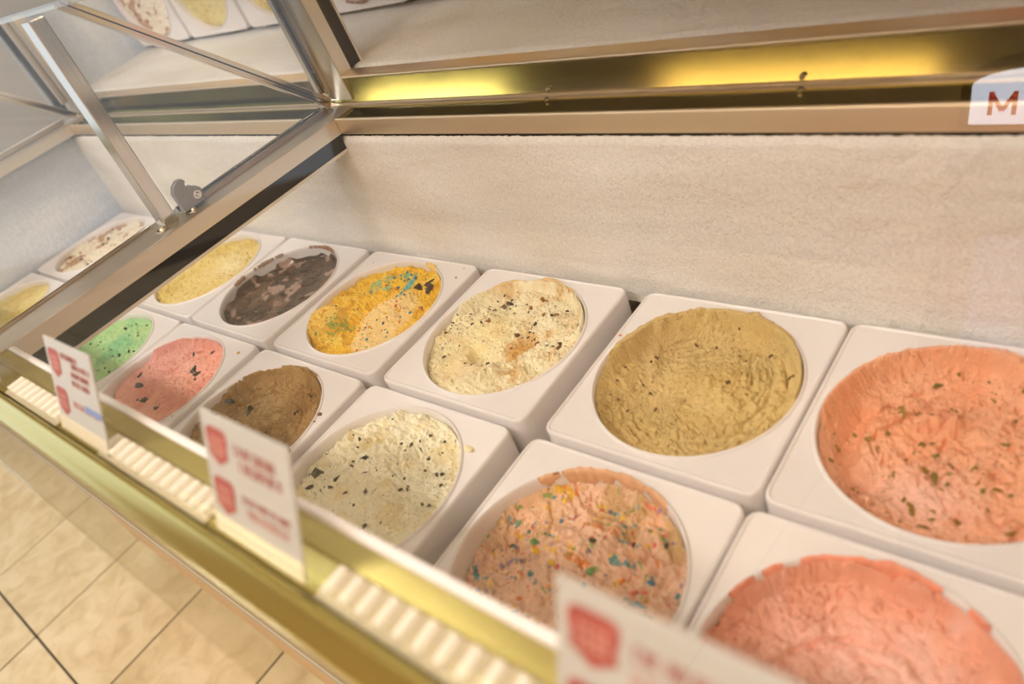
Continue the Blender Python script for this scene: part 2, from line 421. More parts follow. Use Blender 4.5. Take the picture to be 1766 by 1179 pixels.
# post, slanted bar
def strut(name, p, q, w, d, matl, parent, bev=.0015):
    """square bar from p to q in the y-z plane; w along x, d across"""
    p = Vector(p); q = Vector(q); t = (q - p).normalized(); n = Vector((0, -t.z, t.y)); ex = Vector((1, 0, 0))
    def ring(c): return [c - ex * w / 2 - n * d / 2, c + ex * w / 2 - n * d / 2, c + ex * w / 2 + n * d / 2, c - ex * w / 2 + n * d / 2]
    return MB().prism_pts(ring(p), ring(q)).build(name, matl, parent, bevel=bev, segs=2)
post = strut('post', (.104, -.012, .232), (.104, -.006, .50), .026, .019, M['chrome'], fz)
MB().box(.1165, .1195, -.006, .012, .236, .495).build('cover_strip', M['clear'], post)
strut('slanted_bar', (.108, .298, .238), (.108, .026, .503), .012, .010, M['chrome'], fz)
strut('slanted_bar', (X0 + .002, .302, .238), (X0 + .002, .022, .505), .012, .014, M['chrome'], fz)
strut('post', (X0 + .0, -.012, .232), (X0 + .0, -.006, .50), .026, .019, M['chrome'], fz)
# foot tabs with screws
for y, sx in ((-.030, .012), (.018, .012)):
    t = MB().cyl((.121 if y < 0 else .126, y, .233), (0, 0, 1), .0085, .0016, 20).build('foot_tab', M['chrome'], post, smooth=True)
    MB().cyl((.121 if y < 0 else .126, y, .2346), (0, 0, 1), .0042, .002, 12, .003).build('screw', M['steel'], t, smooth=True)
# notched grey hinge bracket with a bolt
prof = [(.006, .236), (.040, .236), (.043, .242), (.0435, .252), (.038, .2585), (.0345, .2575), (.033, .2625), (.028, .2605), (.0265, .2665), (.030, .270), (.027, .275), (.020, .276), (.012, .272), (.006, .264)]
br = MB().prism_x(prof, .119, .127).build('hinge_bracket', M['grey'], fz, bevel=0.0008, segs=1)
MB().cyl((.127, .0335, .2475), (1, 0, 0), .0058, .0018, 18).cyl((.1288, .0335, .2475), (1, 0, 0), .0036, .003, 14, .0022).build('bolt', M['chrome'], br, smooth=True)
# triangular glass of the divider and of the left end
for x in (.108, X0 + .004):
    MB().prism_x([(.004, .236), (.290, .236), (.292, .240), (.024, .495), (.006, .495)], x - .002, x + .002).build('divider_glass', M['clear'], fz)
# leaning lids that mirror the inside
ln = Vector((0, .69, .724))
def lid(x0, x1, nm):
    a = Vector((0, .3065, .2335)); b = Vector((0, .0285, .5035))
    th = ln * .004
    MB().prism_pts([(x0, *(a)[1:]), (x0, *(b)[1:]), (x0, *(b + th)[1:]), (x0, *(a + th)[1:])], [(x1, *(a)[1:]), (x1, *(b)[1:]), (x1, *(b + th)[1:]), (x1, *(a + th)[1:])]).build('lid_panel', M['lid'], fz)
lid(.118, X1 + .03, 'r'); lid(X0 + .012, .098, 'l')
MB().prism_x([(.024, .4995), (.031, .4995), (.031, .5065), (.024, .5065)], X0, X1 + .03).build('lid_edge', M['acrylic'], fz)

# front rail, from the white inner lip to the outer gold trim
fr = empty('front_rail'); fr.parent = fz
FX0, FX1 = X0 - .06, X1 + .05
MB().prism_x([(-.2545, .205), (-.2545, .231), (-.256, .2325), (-.2605, .2325), (-.262, .231), (-.262, .205)], .145, FX1).build('inner_lip', M['plastic'], fr, bevel=0.001, segs=2)
MB().prism_x([(-.2545, .205), (-.2545, .231), (-.256, .2325), (-.2605, .2325), (-.262, .231), (-.262, .205)], FX0, .078).build('inner_lip', M['brass'], fr, bevel=0.001, segs=2)
MB().prism_x([(-.262, .205), (-.262, .2308), (-.2765, .2285), (-.2765, .205)], FX0, FX1).build('sloped_ledge', M['brass'], fr)
MB().prism_x([(-.2765, .205), (-.2765, .2255), (-.3005, .2255), (-.3005, .205)], FX0, FX1).build('ledge', M['brass'], fr)
MB().prism_x([(-.3005, .205), (-.3005, .2215), (-.3035, .2215), (-.3035, .205)], FX0, FX1).build('glass_groove', M['black'], fr)
MB().prism_x([(-.3035, .203), (-.3035, .2295), (-.305, .2315), (-.3085, .2315), (-.310, .2295), (-.3215, .2125), (-.3225, .208), (-.322, .200), (-.316, .198)], FX0, FX1).build('gold_trim', M['brass'], fr, bevel=0.0008, segs=2)
MB().prism_x([(-.3035, .2317), (-.3035, .2340), (-.3085, .2340), (-.3085, .2317)], FX0, FX1).build('trim_bead', M['brass'], fr, bevel=0.0008, segs=1)
# clear strip below the trim, added to stand in for the glint streak
MB().prism_x([(-.316, .200), (-.316, .2025), (-.3485, .2015), (-.350, .2007), (-.3485, .1992)], FX0, FX1).build('clear_strip', M['acrylic'], fr)
MB().prism_x([(-.3492, .1990), (-.3508, .1990), (-.3508, .2016), (-.3492, .2016)], FX0, FX1).build('strip_edge', M['clear'], fr)
# the pane the picture is taken through
MB().prism_pts([(FX0, -.3034, .2216), (FX0, -.3006, .2216), (FX0, -.2142, .80), (FX0, -.2170, .80)], [(FX1, -.3034, .2216), (FX1, -.3006, .2216), (FX1, -.2142, .80), (FX1, -.2170, .80)]).build('front_glass', M['pane'], fz)

# ------------------------------------------------------------------ ribbed tag holders on the ledge
rib_prof = [(0.0036 * math.cos(t), 0.0058 * math.sin(t)) for t in np.linspace(0, math.pi, 9)]
rb = MB()
rb.prism_pts([(a, -.0085, b) for a, b in rib_prof], [(a, .0085, b) for a, b in rib_prof])
rib_me = rb.mesh('rib', M['ribs'], smooth=True)
SIGN_X = [(0.11, 0.21), (0.385, 0.485), (0.660, 0.760), (0.946, 1.046)]
holders = [(0.232, 0.372, 'white ribbed strip left of the second flavour sign'), (0.466, 0.645, 'white ribbed strip between the second and third flavour signs'), (0.772, 0.940, 'white ribbed strip between the third and nearest flavour signs'), (1.06, 1.24, 'white ribbed strip right of the nearest flavour sign')]
for a, b, lab in holders:
    h = empty('ribbed_strip', ((a + b) / 2, -.2875, .2255)); tag(h, lab, 'strip', 'ribbed plastic strips on the front ledge')
    MB().box(a, b, -.3003, -.277, .2256, .2275).build('base', M['ribbase'], h, bevel=0.0005, segs=1)
    n = int((b - a) / 0.0142)
    for i in range(n):
        link('rib', rib_me, h, (a + (i + .5) * (b - a) / n - (a + b) / 2, 0, .0018))

# ------------------------------------------------------------------ flavour signs
M['card'] = mat('white_sign_card', S(196, 193, 188), 0.35, 0.0, var=0.02, vscale=20)
M['red'] = mat('red_print', S(172, 66, 62), 0.5, 0.0, var=0.12, vscale=60)
M['redlight'] = mat('pale_red_print', S(204, 138, 128), 0.5, 0.0, var=0.1, vscale=60)
M['blue'] = mat('blue_tape', S(120, 146, 205), 0.4, 0.0, var=0.08, vscale=60)
tilt = math.atan2(.0365, .073)
def sign(x0, x1, lab, rows, seed):
    w = x1 - x0; hgt = .0816; R = random.Random(seed)
    e = empty('flavour_sign', ((x0 + x1) / 2, -.2945, .2322)); tag(e, lab, 'sign', 'flavour signs on the front ledge')
    def part(nm, mb, m_, bev=0.0):
        me = mb.mesh(nm, m_, bev, segs=1)
        return link(nm, me, e, (0, 0, 0), (-tilt, 0, 0))
    part('card', MB().box(-w / 2, w / 2, 0, .0018, -.006, hgt), M['card'], .0004)
    part('foot', MB().prism_x([(-.001, -.0055), (.0015, -.0055), (.0015, .0), (-.001, .0)], -w / 2, w / 2), M['creamy'])
    part('cream_backing', MB().box(-w / 2, w / 2, -.0006, 0, -.006, .008), M['creamy'])
    def badge(cx, cz, s):
        out = [(-.95, .85), (-.6, 1), (.6, 1), (.95, .85), (1, .3), (.88, -.1), (.92, -.6), (.45, -.85), (0, -1.1), (-.45, -.85), (-.92, -.6), (-.88, -.1), (-1, .3)]
        b = part('badge', MB().prism_pts([(cx + a * s, -.0004, cz + c * s) for a, c in out], [(cx + a * s, -.0001, cz + c * s) for a, c in out]), M['red'])
        inn = MB()
        for k, zz in enumerate((.38, -.02, -.38)):
            for xx in (-.5, -.17, .17, .5):
                ww = R.uniform(.09, .14) * s
                inn.box(cx + xx * s - ww, cx + xx * s + ww, -.0006, -.00045, cz + zz * s - .13 * s, cz + zz * s + .13 * s)
        me = inn.mesh('badge_lettering', M['redlight']); link('badge_lettering', me, b)
    def line(xa, xb, cz, hh, m_):
        mb = MB(); x = xa
        while x < xb - .002:
            ww = R.uniform(.0022, .0034)
            st = R.random()
            mb.box(x, x + .0009, -.0004, -.0001, cz - hh, cz + hh)
            if st < .7: mb.box(x, x + ww, -.0004, -.0001, cz + hh - .0009, cz + hh)
            if st > .3: mb.box(x, x + ww, -.0004, -.0001, cz - .0004, cz + .0005)
            if st > .5: mb.box(x + ww - .0009, x + ww, -.0004, -.0001, cz - hh, cz + hh)
            if st < .4: mb.box(x, x + ww, -.0004, -.0001, cz - hh, cz - hh + .0009)
            x += ww + .0011 if R.random() < .85 else ww + .003
        part('lettering', mb, m_)
    badge(-w * .32, .060, .0125); badge(-w * .32, .0245, .0125)
    for (a, b, cz, hh, m_) in rows: line(a * w - w / 2, b * w - w / 2, cz, hh, M[m_])
    return e
sign(*SIGN_X[0], 'white flavour sign at the far left end, mostly cut off by the frame', [(.38, .9, .066, .0026, 'red'), (.38, .8, .030, .0026, 'red')], 1)
s1 = sign(*SIGN_X[1], 'white flavour sign with red print and blue tape below the mint tub', [(.36, .70, .070, .0024, 'red'), (.56, .93, .064, .0024, 'red'), (.52, .92, .056, .0024, 'red'), (.50, .88, .048, .0024, 'red'), (.42, .96, .027, .0026, 'redlight')], 2)
tb = MB().box(.018, .052, -.0009, -.0005, .0265, .0315).mesh('blue_tape', M['blue'])
link('blue_tape', tb, s1, (0, 0, 0), (-tilt, 0, 0))
sign(*SIGN_X[2], 'white flavour sign with two red badges below the mocha tub', [(.38, .86, .063, .0036, 'red'), (.42, .90, .053, .0036, 'red'), (.40, .92, .030, .0022, 'red'), (.44, .90, .021, .003, 'redlight')], 3)
sign(*SIGN_X[3], 'blurred nearest flavour sign below the candy speckled tub', [(.36, .97, .063, .0036, 'red'), (.36, .97, .051, .0036, 'redlight'), (.38, .95, .030, .003, 'red')], 4)

# ------------------------------------------------------------------ tubs
HX, HY, RC = .1205, .1225, .013
HOLE = .1095
def rrect(t, inset):
    hx, hy, rc = HX - inset, HY - inset, max(RC - inset, .002)
    c, s = abs(math.cos(t)), abs(math.sin(t))
    # ray against the rounded rectangle
    k = min(hx / c if c > 1e-9 else 1e9, hy / s if s > 1e-9 else 1e9)
    px, py = c * k, s * k
    if px > hx - rc and py > hy - rc:
        cx, cy = hx - rc, hy - rc
        b = c * cx + s * cy
        k = b + math.sqrt(max(0, b * b - (cx * cx + cy * cy - rc * rc)))
        px, py = c * k, s * k
    return (math.copysign(px, math.cos(t)), math.copysign(py, math.sin(t)))
def tub_meshes():
    seg = 176
    # put extra directions round the corners
    ts = sorted(set([2 * math.pi * i / seg for i in range(seg)]))
    rings = []
    for ins, z in ((.004, -.245), (.0, -.03), (.0, -.0035), (.0006, -.0014), (.002, -.0002), (.0034, -.0001), (.0042, -.0009), (.0049, -.0016), (.0060, -.0017)):
        rings.append([(*rrect(t, ins), z) for t in ts])
    for r, z in ((.1128, -.0014), (.1122, -.0002), (.1112, .0008), (.1102, .0009), (.1094, .0), (.1088, -.0025), (.1084, -.006)):
        rings.append([(r * math.cos(t), r * math.sin(t), z) for t in ts])
    def strip(rs, nm, m_):
        v = [p for rr in rs for p in rr]; n = len(ts); f = []
        for i in range(len(rs) - 1):
            for j in range(n):
                f.append((i * n + j, i * n + (j + 1) % n, (i + 1) * n + (j + 1) % n, (i + 1) * n + j))
        me = bpy.data.meshes.new(nm); me.from_pydata(v, [], f); me.materials.append(m_); me.shade_smooth()
        try: me.set_sharp_from_angle(angle=math.radians(34))
        except Exception: pass
        return me
    collar = strip(rings, 'collar', M['plastic'])
    well = strip([[(r * math.cos(t), r * math.sin(t), z) for t in ts] for r, z in ((.1084, -.006), (.1078, -.06), (.105, -.20), (.09, -.205), (.002, -.205))], 'round_well', M['plastic'])
    return collar, well
collar_me, well_me = tub_meshes()
BASE_Z = -.248
def tub(x, y, lab, rz=0.0, dz=0.0):
    e = empty('ice_cream_tub', (x, y, dz - .245)); e.rotation_euler.z = rz
    tag(e, lab, 'tub', 'white square tubs set into the freezer')
    link('collar', collar_me, e, (0, 0, .245)); link('round_well', well_me, e, (0, 0, .245))
    return e

# ------------------------------------------------------------------ ice cream
R_ICE = .1076
def disk_grid(n):
    a = np.linspace(-1, 1, n)
    U, V = np.meshgrid(a, a, indexing='ij')
    X = U * np.sqrt(1 - V * V / 2) * R_ICE; Y = V * np.sqrt(1 - U * U / 2) * R_ICE
    return X, Y

def lin(c): return np.array(S(*c))
def mixc(A, c, k):
    k = np.clip(k, 0, 1)[..., None]
    return A * (1 - k) + np.array(S(*c)) * k
def base_col(X, c): return np.zeros(X.shape + (3,)) + np.array(S(*c))
def gauss(X, Y, cx, cy, sx, sy=None, ang=0.0):
    sy = sx if sy is None else sy
    c, s = math.cos(ang), math.sin(ang)
    u = (X - cx) * c + (Y - cy) * s; v = -(X - cx) * s + (Y - cy) * c
    return np.exp(-(u / sx) ** 2 - (v / sy) ** 2)
def cracks(X, Y, ang, seed, fl=45.0, fs=190.0, thr=0.18):
    """short torn fissures lying across the direction ang (array or number)"""
    u = X * np.cos(ang) + Y * np.sin(ang); v = -X * np.sin(ang) + Y * np.cos(ang)
    u = u + .004 * pnoise(X * 60, Y * 60, seed + 9); v = v + .004 * pnoise(X * 60, Y * 60, seed + 8)
    n = pnoise(u * fl, v * fs, seed) + .5 * pnoise(u * fl * 2.1, v * fs * 1.9, seed + 1)
    return sst(thr, thr + .25, n)
def crumble(X, Y, seed, f=90.0):
    n = np.abs(fbm(X * f, Y * f, seed, 4, .55))
    return n
def swirl(X, Y, cx, cy):
    return np.arctan2(Y - cy, X - cx)
def groove(X, Y, cx, cy, r0, w, a0, a1):
    """arc shaped scoop track, 1 in its middle"""
    d = np.hypot(X - cx, Y - cy) - r0
    an = np.arctan2(Y - cy, X - cx)
    da = (an - a0) % (2 * math.pi); span = (a1 - a0) % (2 * math.pi)
    k = sst(0, .25, da) * sst(0, .25, span - da) * (da < span)
    return np.clip(1 - (d / w) ** 2, 0, 1) * k
def edge_up(X, Y, amt, seed, start=.86):
    r = np.hypot(X, Y) / R_ICE
    return amt * sst(start, 1, r) * (.6 + .9 * pnoise(X * 30, Y * 30, seed))

def fl_tan(X, Y):
    r = np.hypot(X, Y) / R_ICE
    sm = np.clip(gauss(X, Y, -.075, .03, .035, .06, .5) + gauss(X, Y, -.03, .068, .05, .022, .2) + .8 * gauss(X, Y, .043, -.062, .028, .014), 0, 1)
    rg = 1 - sm
    H = -.026 + .010 * r ** 2 + .007 * gauss(X, Y, .03, .01, .05) - .007 * gauss(X, Y, -.02, .07, .05, .03, .2) - .008 * gauss(X, Y, -.06, -.01, .03, .06, .3) + .004 * gauss(X, Y, .07, .05, .03, .03)
    H = H + rg * (.0045 * fbm(X * 22, Y * 22, 3, 4) + .0042 * crumble(X, Y, 5, 60))
    cr = np.clip(gauss(X, Y, .068, .01, .032, .07) + gauss(X, Y, -.02, -.062, .06, .035), 0, 1)
    H = H - .0042 * cr * cracks(X, Y, swirl(X, Y, .01, .05) + 1.3, 21, 55, 210, .1)
    H = H + .007 * gauss(X, Y, -.07, .033, .007, .02, .3) + .007 * gauss(X, Y, .005, .012, .012, .008, .5) * (1 + pnoise(X * 120, Y * 120, 4))
    H = H + .016 * sst(.86, .99, r) * sst(-.2, .35, Y / R_ICE + .35 * pnoise(X * 25, Y * 25, 8)) * (.75 + .8 * pnoise(X * 70, Y * 70, 7)) + .006 * sst(.9, 1, r)
    C = base_col(X, (216, 188, 124))
    C = mixc(C, (204, 170, 100), .5 * sst(-.1, .4, fbm(X * 14, Y * 14, 31, 3)))
    C = mixc(C, (214, 184, 126), .6 * sm)
    return H, C
def fl_salmon(X, Y):
    r = np.hypot(X, Y) / R_ICE
    sm = np.clip(gauss(X, Y, -.09, .02, .02, .06) + gauss(X, Y, 0, .085, .08, .018) , 0, 1)
    H = -.030 + .016 * r ** 4 + (1 - sm) * (.006 * fbm(X * 24, Y * 24, 61, 4) + .004 * crumble(X, Y, 62, 45))
    H = H + .011 * gauss(X, Y, -.015, .035, .022, .012, .3) * (1 + .8 * pnoise(X * 90, Y * 90, 63)) + .006 * gauss(X, Y, .02, -.03, .05)
    H = H - .010 * groove(X, Y, -.005, .0, .08, .012, 2.6, 4.2)
    H = H - .0036 * (1 - sm) * cracks(X, Y, swirl(X, Y, .0, .05) + .4, 64, 40, 150, .2)
    H = H + .014 * sst(.9, 1, r) * sst(-.4, .3, Y / R_ICE + .3 * pnoise(X * 22, Y * 22, 68))
    C = base_col(X, (247, 184, 146))
    C = mixc(C, (243, 166, 122), sst(-.2, .35, fbm(X * 12, Y * 12, 71, 3)) * .6)
    C = mixc(C, (249, 204, 182), .8 * gauss(X, Y, -.015, -.055, .05, .035))
    return H, C
def fl_pink_near(X, Y):
    r = np.hypot(X, Y) / R_ICE
    H = -.030 + .012 * r ** 4 + .005 * fbm(X * 18, Y * 18, 81, 4) + .004 * crumble(X, Y, 82, 36) * sst(.95, .5, r)
    H = H - .0034 * cracks(X, Y, swirl(X, Y, 0, 0) + .25, 83, 40, 150, .12) - .006 * gauss(X, Y, -.05, -.02, .006) + .005 * gauss(X, Y, -.01, .0, .05)
    H = H + .012 * sst(.93, 1, r) * (.7 + .8 * pnoise(X * 28, Y * 28, 88))
    C = base_col(X, (247, 186, 164)); C = mixc(C, (240, 160, 128), .65 * sst(.55, .95, r)); C = mixc(C, (250, 204, 186), .6 * sst(0, .4, fbm(X * 16, Y * 16, 87, 3)))
    return H, C
def fl_cookie(X, Y):
    r = np.hypot(X, Y) / R_ICE
    sm = np.clip(gauss(X, Y, -.04, -.04, .05, .05) + gauss(X, Y, -.03, .02, .03, .03), 0, 1)
    H = -.013 + .004 * fbm(X * 16, Y * 16, 91, 3) + (1 - .75 * sm) * (.0035 * fbm(X * 45, Y * 45, 94, 3) + .004 * crumble(X, Y, 95, 60))
    H = H + .006 * groove(X, Y, .0, -.02, .045, .014, 3.6, 5.6) - .007 * groove(X, Y, .0, -.015, .028, .014, 3.2, 6.0) + .009 * gauss(X, Y, .01, -.075, .03, .016, .4) - .006 * gauss(X, Y, .03, .012, .02)
    H = H + .010 * sst(.9, 1, r) * sst(0, .4, Y / R_ICE + .3 * pnoise(X * 26, Y * 26, 97))
    C = base_col(X, (246, 234, 196)); C = mixc(C, (240, 222, 160), .7 * sm)
    C = mixc(C, (216, 168, 96), sst(-.1, .3, fbm(X * 20, Y * 20, 98, 4)) * np.clip(gauss(X, Y, .045, .0, .04, .05) * 1.4 + gauss(X, Y, .03, -.06, .05, .02) + gauss(X, Y, -.02, .09, .07, .02), 0, 1))
    C = mixc(C, (226, 194, 134), .5 * sst(.1, .5, fbm(X * 30, Y * 30, 99, 3)))
    return H, C
def fl_yellow_candy(X, Y):
    r = np.hypot(X, Y) / R_ICE
    wob = .012 * pnoise(X * 40, Y * 40, 103)
    cream = sst(.25, .55, np.clip(gauss(X, Y, .03, .0, .045, .055, .3) + gauss(X, Y, .045, -.06, .035, .022), 0, 1) + .5 * wob * 20)
    lump = sst(.25, .6, gauss(X, Y, -.068, -.048, .030, .036, .4) + wob * 6)
    H = -.015 + (1 - cream) * (.0045 * fbm(X * 26, Y * 26, 101, 4) + .0045 * crumble(X, Y, 102, 70)) + .002 * cream + .012 * lump * (1 + .5 * pnoise(X * 60, Y * 60, 106)) + .004 * gauss(X, Y, -.03, .07, .03, .02)
    H = H - .006 * groove(X, Y, .03, -.01, .058, .012, 1.9, 4.6) + .006 * sst(.9, 1, r) * (.4 + pnoise(X * 30, Y * 30, 108))
    C = base_col(X, (246, 198, 62)); C = mixc(C, (250, 214, 92), sst(0, .4, fbm(X * 30, Y * 30, 104, 3))); C = mixc(C, (226, 168, 36), sst(.1, .45, fbm(X * 38, Y * 38, 107, 3)) * (1 - cream))
    C = mixc(C, (250, 218, 150), cream); C = mixc(C, (252, 212, 106), lump * .8)
    te = np.clip(gauss(X, Y, -.045, .055, .026, .024) * (.7 + 1.4 * pnoise(X * 50, Y * 50, 105)) + gauss(X, Y, .008, .062, .006, .03, .1) * 1.1 + gauss(X, Y, -.008, .085, .016, .008, .6), 0, 1)
    C = mixc(C, (128, 196, 156), .85 * sst(.25, .75, te) * sst(-.45, .15, fbm(X * 90, Y * 90, 110, 3))); C = mixc(C, (110, 190, 190), sst(.35, .7, gauss(X, Y, .008, .062, .006, .03, .1)))
    C = mixc(C, (150, 176, 84), .8 * sst(.35, .7, gauss(X, Y, -.035, -.048, .014, .022, -.3) * (.7 + 2.2 * pnoise(X * 160, Y * 160, 109))))
    return H, C
def fl_choc(X, Y):
    r = np.hypot(X, Y) / R_ICE
    H = -.024 + .005 * r ** 4 + .0022 * fbm(X * 14, Y * 14, 111, 3) + .0012 * sst(.0, .4, fbm(X * 34, Y * 34, 113, 4))
    H = H + .010 * sst(.93, 1, r) * sst(.0, .5, pnoise(X * 24, Y * 24, 114) + .3)
    C = base_col(X, (76, 54, 38)); C = mixc(C, (52, 34, 22), sst(-.1, .3, fbm(X * 12, Y * 12, 115, 3)) * .8)
    pt = sst(.12, .34, fbm(X * 26 + .4, Y * 34, 116, 4) + .42 * gauss(X, Y, -.05, .005, .045, .03, .4) + .3 * gauss(X, Y, -.085, .05, .02, .03) - .12)
    C = mixc(C, (172, 142, 126), pt * .8)
    C = mixc(C, (120, 88, 66), .6 * sst(0, .4, fbm(X * 20, Y * 20, 117, 4)))
    return H, C
def fl_vanilla(X, Y):
    r = np.hypot(X, Y) / R_ICE
    H = -.012 + .004 * fbm(X * 16, Y * 16, 121, 3) + .0032 * crumble(X, Y, 122, 40) * sst(.1, .6, r) - .0028 * cracks(X, Y, swirl(X, Y, 0, 0), 123, 50, 190, .2) * sst(.3, .7, r) - .004 * gauss(X, Y, .03, .02, .05)
    C = base_col(X, (230, 206, 132)); C = mixc(C, (222, 194, 112), sst(-.1, .4, fbm(X * 12, Y * 12, 124, 3))); C = mixc(C, (242, 230, 186), .7 * gauss(X, Y, .03, .03, .04, .03))
    return H, C
def fl_white_cookie(X, Y):
    H = -.012 + .004 * fbm(X * 18, Y * 18, 131, 4) + .003 * crumble(X, Y, 132, 50)
    C = base_col(X, (246, 236, 214)); C = mixc(C, (186, 132, 84), .8 * sst(.18, .42, fbm(X * 22, Y * 22, 133, 4) + .25 * gauss(X, Y, -.06, -.06, .05) + .2 * gauss(X, Y, -.04, .07, .03, .05)))
    return H, C
def fl_pale_yellow(X, Y):
    H = -.014 + .004 * fbm(X * 16, Y * 16, 141, 4) + .003 * crumble(X, Y, 142, 40)
    C = base_col(X, (236, 218, 150)); C = mixc(C, (226, 200, 126), sst(-.1, .4, fbm(X * 14, Y * 14, 143, 3)))
    return H, C
def fl_mint(X, Y):
    r = np.hypot(X, Y) / R_ICE
    H = -.016 + .004 * fbm(X * 16, Y * 16, 151, 4) + .0034 * crumble(X, Y, 152, 60) * sst(-.3, .4, X / R_ICE - Y / R_ICE * .4) + .004 * sst(.92, 1, r)
    C = base_col(X, (172, 214, 150)); C = mixc(C, (138, 198, 142), sst(-.1, .35, fbm(X * 12, Y * 12, 153, 3))); C = mixc(C, (190, 218, 150), .7 * sst(0, .4, fbm(X * 24, Y * 24, 154, 3)))
    return H, C
def fl_pink_chip(X, Y):
    r = np.hypot(X, Y) / R_ICE
    sm = sst(.2, .8, gauss(X, Y, -.09, .03, .05, .09, -.35))
    H = -.020 + .008 * sm - .004 * gauss(X, Y, .0, .0, .06) + (1 - sm) * (.0036 * fbm(X * 26, Y * 26, 161, 4) + .004 * crumble(X, Y, 162, 52)) - .0026 * (1 - sm) * cracks(X, Y, .9, 163, 40, 160, .2) + .012 * sst(.9, 1, r) * sst(.2, .6, Y / R_ICE + .3 * pnoise(X * 24, Y * 24, 164))
    C = base_col(X, (244, 178, 158)); C = mixc(C, (238, 154, 136), sst(-.1, .35, fbm(X * 13, Y * 13, 165, 3)) * .7); C = mixc(C, (236, 170, 160), sm * .6); C = mixc(C, (248, 184, 158), .7 * sst(.05, .4, fbm(X * 40, Y * 30, 166, 3)) * (1 - sm))
    return H, C
def fl_mocha(X, Y):
    r = np.hypot(X, Y) / R_ICE
    sm = sst(.35, .8, gauss(X, Y, -.03, .035, .045, .04, .5))
    H = -.020 + .006 * r ** 2 - .007 * gauss(X, Y, .0, .04, .045, .03, .4) + (1 - sm) * (.0045 * fbm(X * 24, Y * 24, 171, 4) + .004 * crumble(X, Y, 172, 60)) - .003 * cracks(X, Y, swirl(X, Y, 0, .03) + 1.3, 173, 55, 200, .15) + .010 * sst(.9, 1, r) * sst(.0, .5, Y / R_ICE + .3 * pnoise(X * 25, Y * 25, 174))
    C = base_col(X, (172, 134, 78)); C = mixc(C, (150, 110, 54), sst(-.1, .35, fbm(X * 14, Y * 14, 175, 3))); C = mixc(C, (184, 150, 98), sm * .5)
    return H, C
def fl_cream_chip(X, Y):
    r = np.hypot(X, Y) / R_ICE
    lump = np.clip(gauss(X, Y, -.03, .03, .06, .06) + gauss(X, Y, .0, .085, .09, .03), 0, 1)
    H = -.016 + lump * (.010 * np.abs(fbm(X * 34, Y * 34, 181, 3)) + .004 * fbm(X * 70, Y * 70, 182, 3)) + (1 - lump) * .0045 * fbm(X * 30, Y * 30, 183, 4) + .004 * lump + .003 * crumble(X, Y, 185, 60) - .006 * gauss(X, Y, .035, .03, .035)
    C = base_col(X, (252, 244, 212)); C = mixc(C, (244, 224, 164), .6 * sst(.05, .4, fbm(X * 26, Y * 26, 186, 4)))
    return H, C
def fl_confetti(X, Y):
    r = np.hypot(X, Y) / R_ICE
    rg = np.clip(gauss(X, Y, .035, .085, .06, .05, -.5) + gauss(X, Y, .085, .02, .03, .07) + .6 * gauss(X, Y, -.02, .03, .05, .02, .4), 0, 1)
    H = -.022 + .004 * fbm(X * 16, Y * 16, 191, 4) + rg * (.012 * np.abs(fbm(X * 36, Y * 36, 192, 3)) + .006 * fbm(X * 80, Y * 80, 193, 3)) - .008 * gauss(X, Y, .01, .085, .035, .02, -.2) + .005 * gauss(X, Y, -.015, .04, .04, .015, .5) - .0026 * (1 - rg) * cracks(X, Y, 2.2, 194, 40, 170, .2) + .006 * sst(.93, 1, r) * sst(0, .4, Y / R_ICE)
    C = base_col(X, (245, 202, 170)); C = mixc(C, (232, 188, 146), sst(.2, .9, gauss(X, Y, -.085, .05, .05, .07))); C = mixc(C, (246, 194, 160), .7 * sst(0, .4, fbm(X * 18, Y * 18, 195, 3)))
    C = mixc(C, (196, 160, 98), .75 * sst(.1, .6, rg * (.6 + 1.2 * pnoise(X * 30, Y * 30, 196)) * sst(.03, .07, Y)))  # olive shadow of the crumbled area painted into the colour
    pal = [((62, 150, 158), 201, .40), ((240, 190, 50), 205, .38), ((236, 132, 50), 209, .40), ((222, 96, 78), 213, .42), ((150, 120, 158), 217, .44), ((140, 164, 70), 221, .42)]
    for c, sd, th in pal:
        n = pnoise(X * 75 + 3 * pnoise(X * 30, Y * 30, sd), Y * 75, sd) + .35 * pnoise(X * 190, Y * 190, sd + 1)
        C = mixc(C, c, sst(th, th + .10, n) * .9)
    return H, C

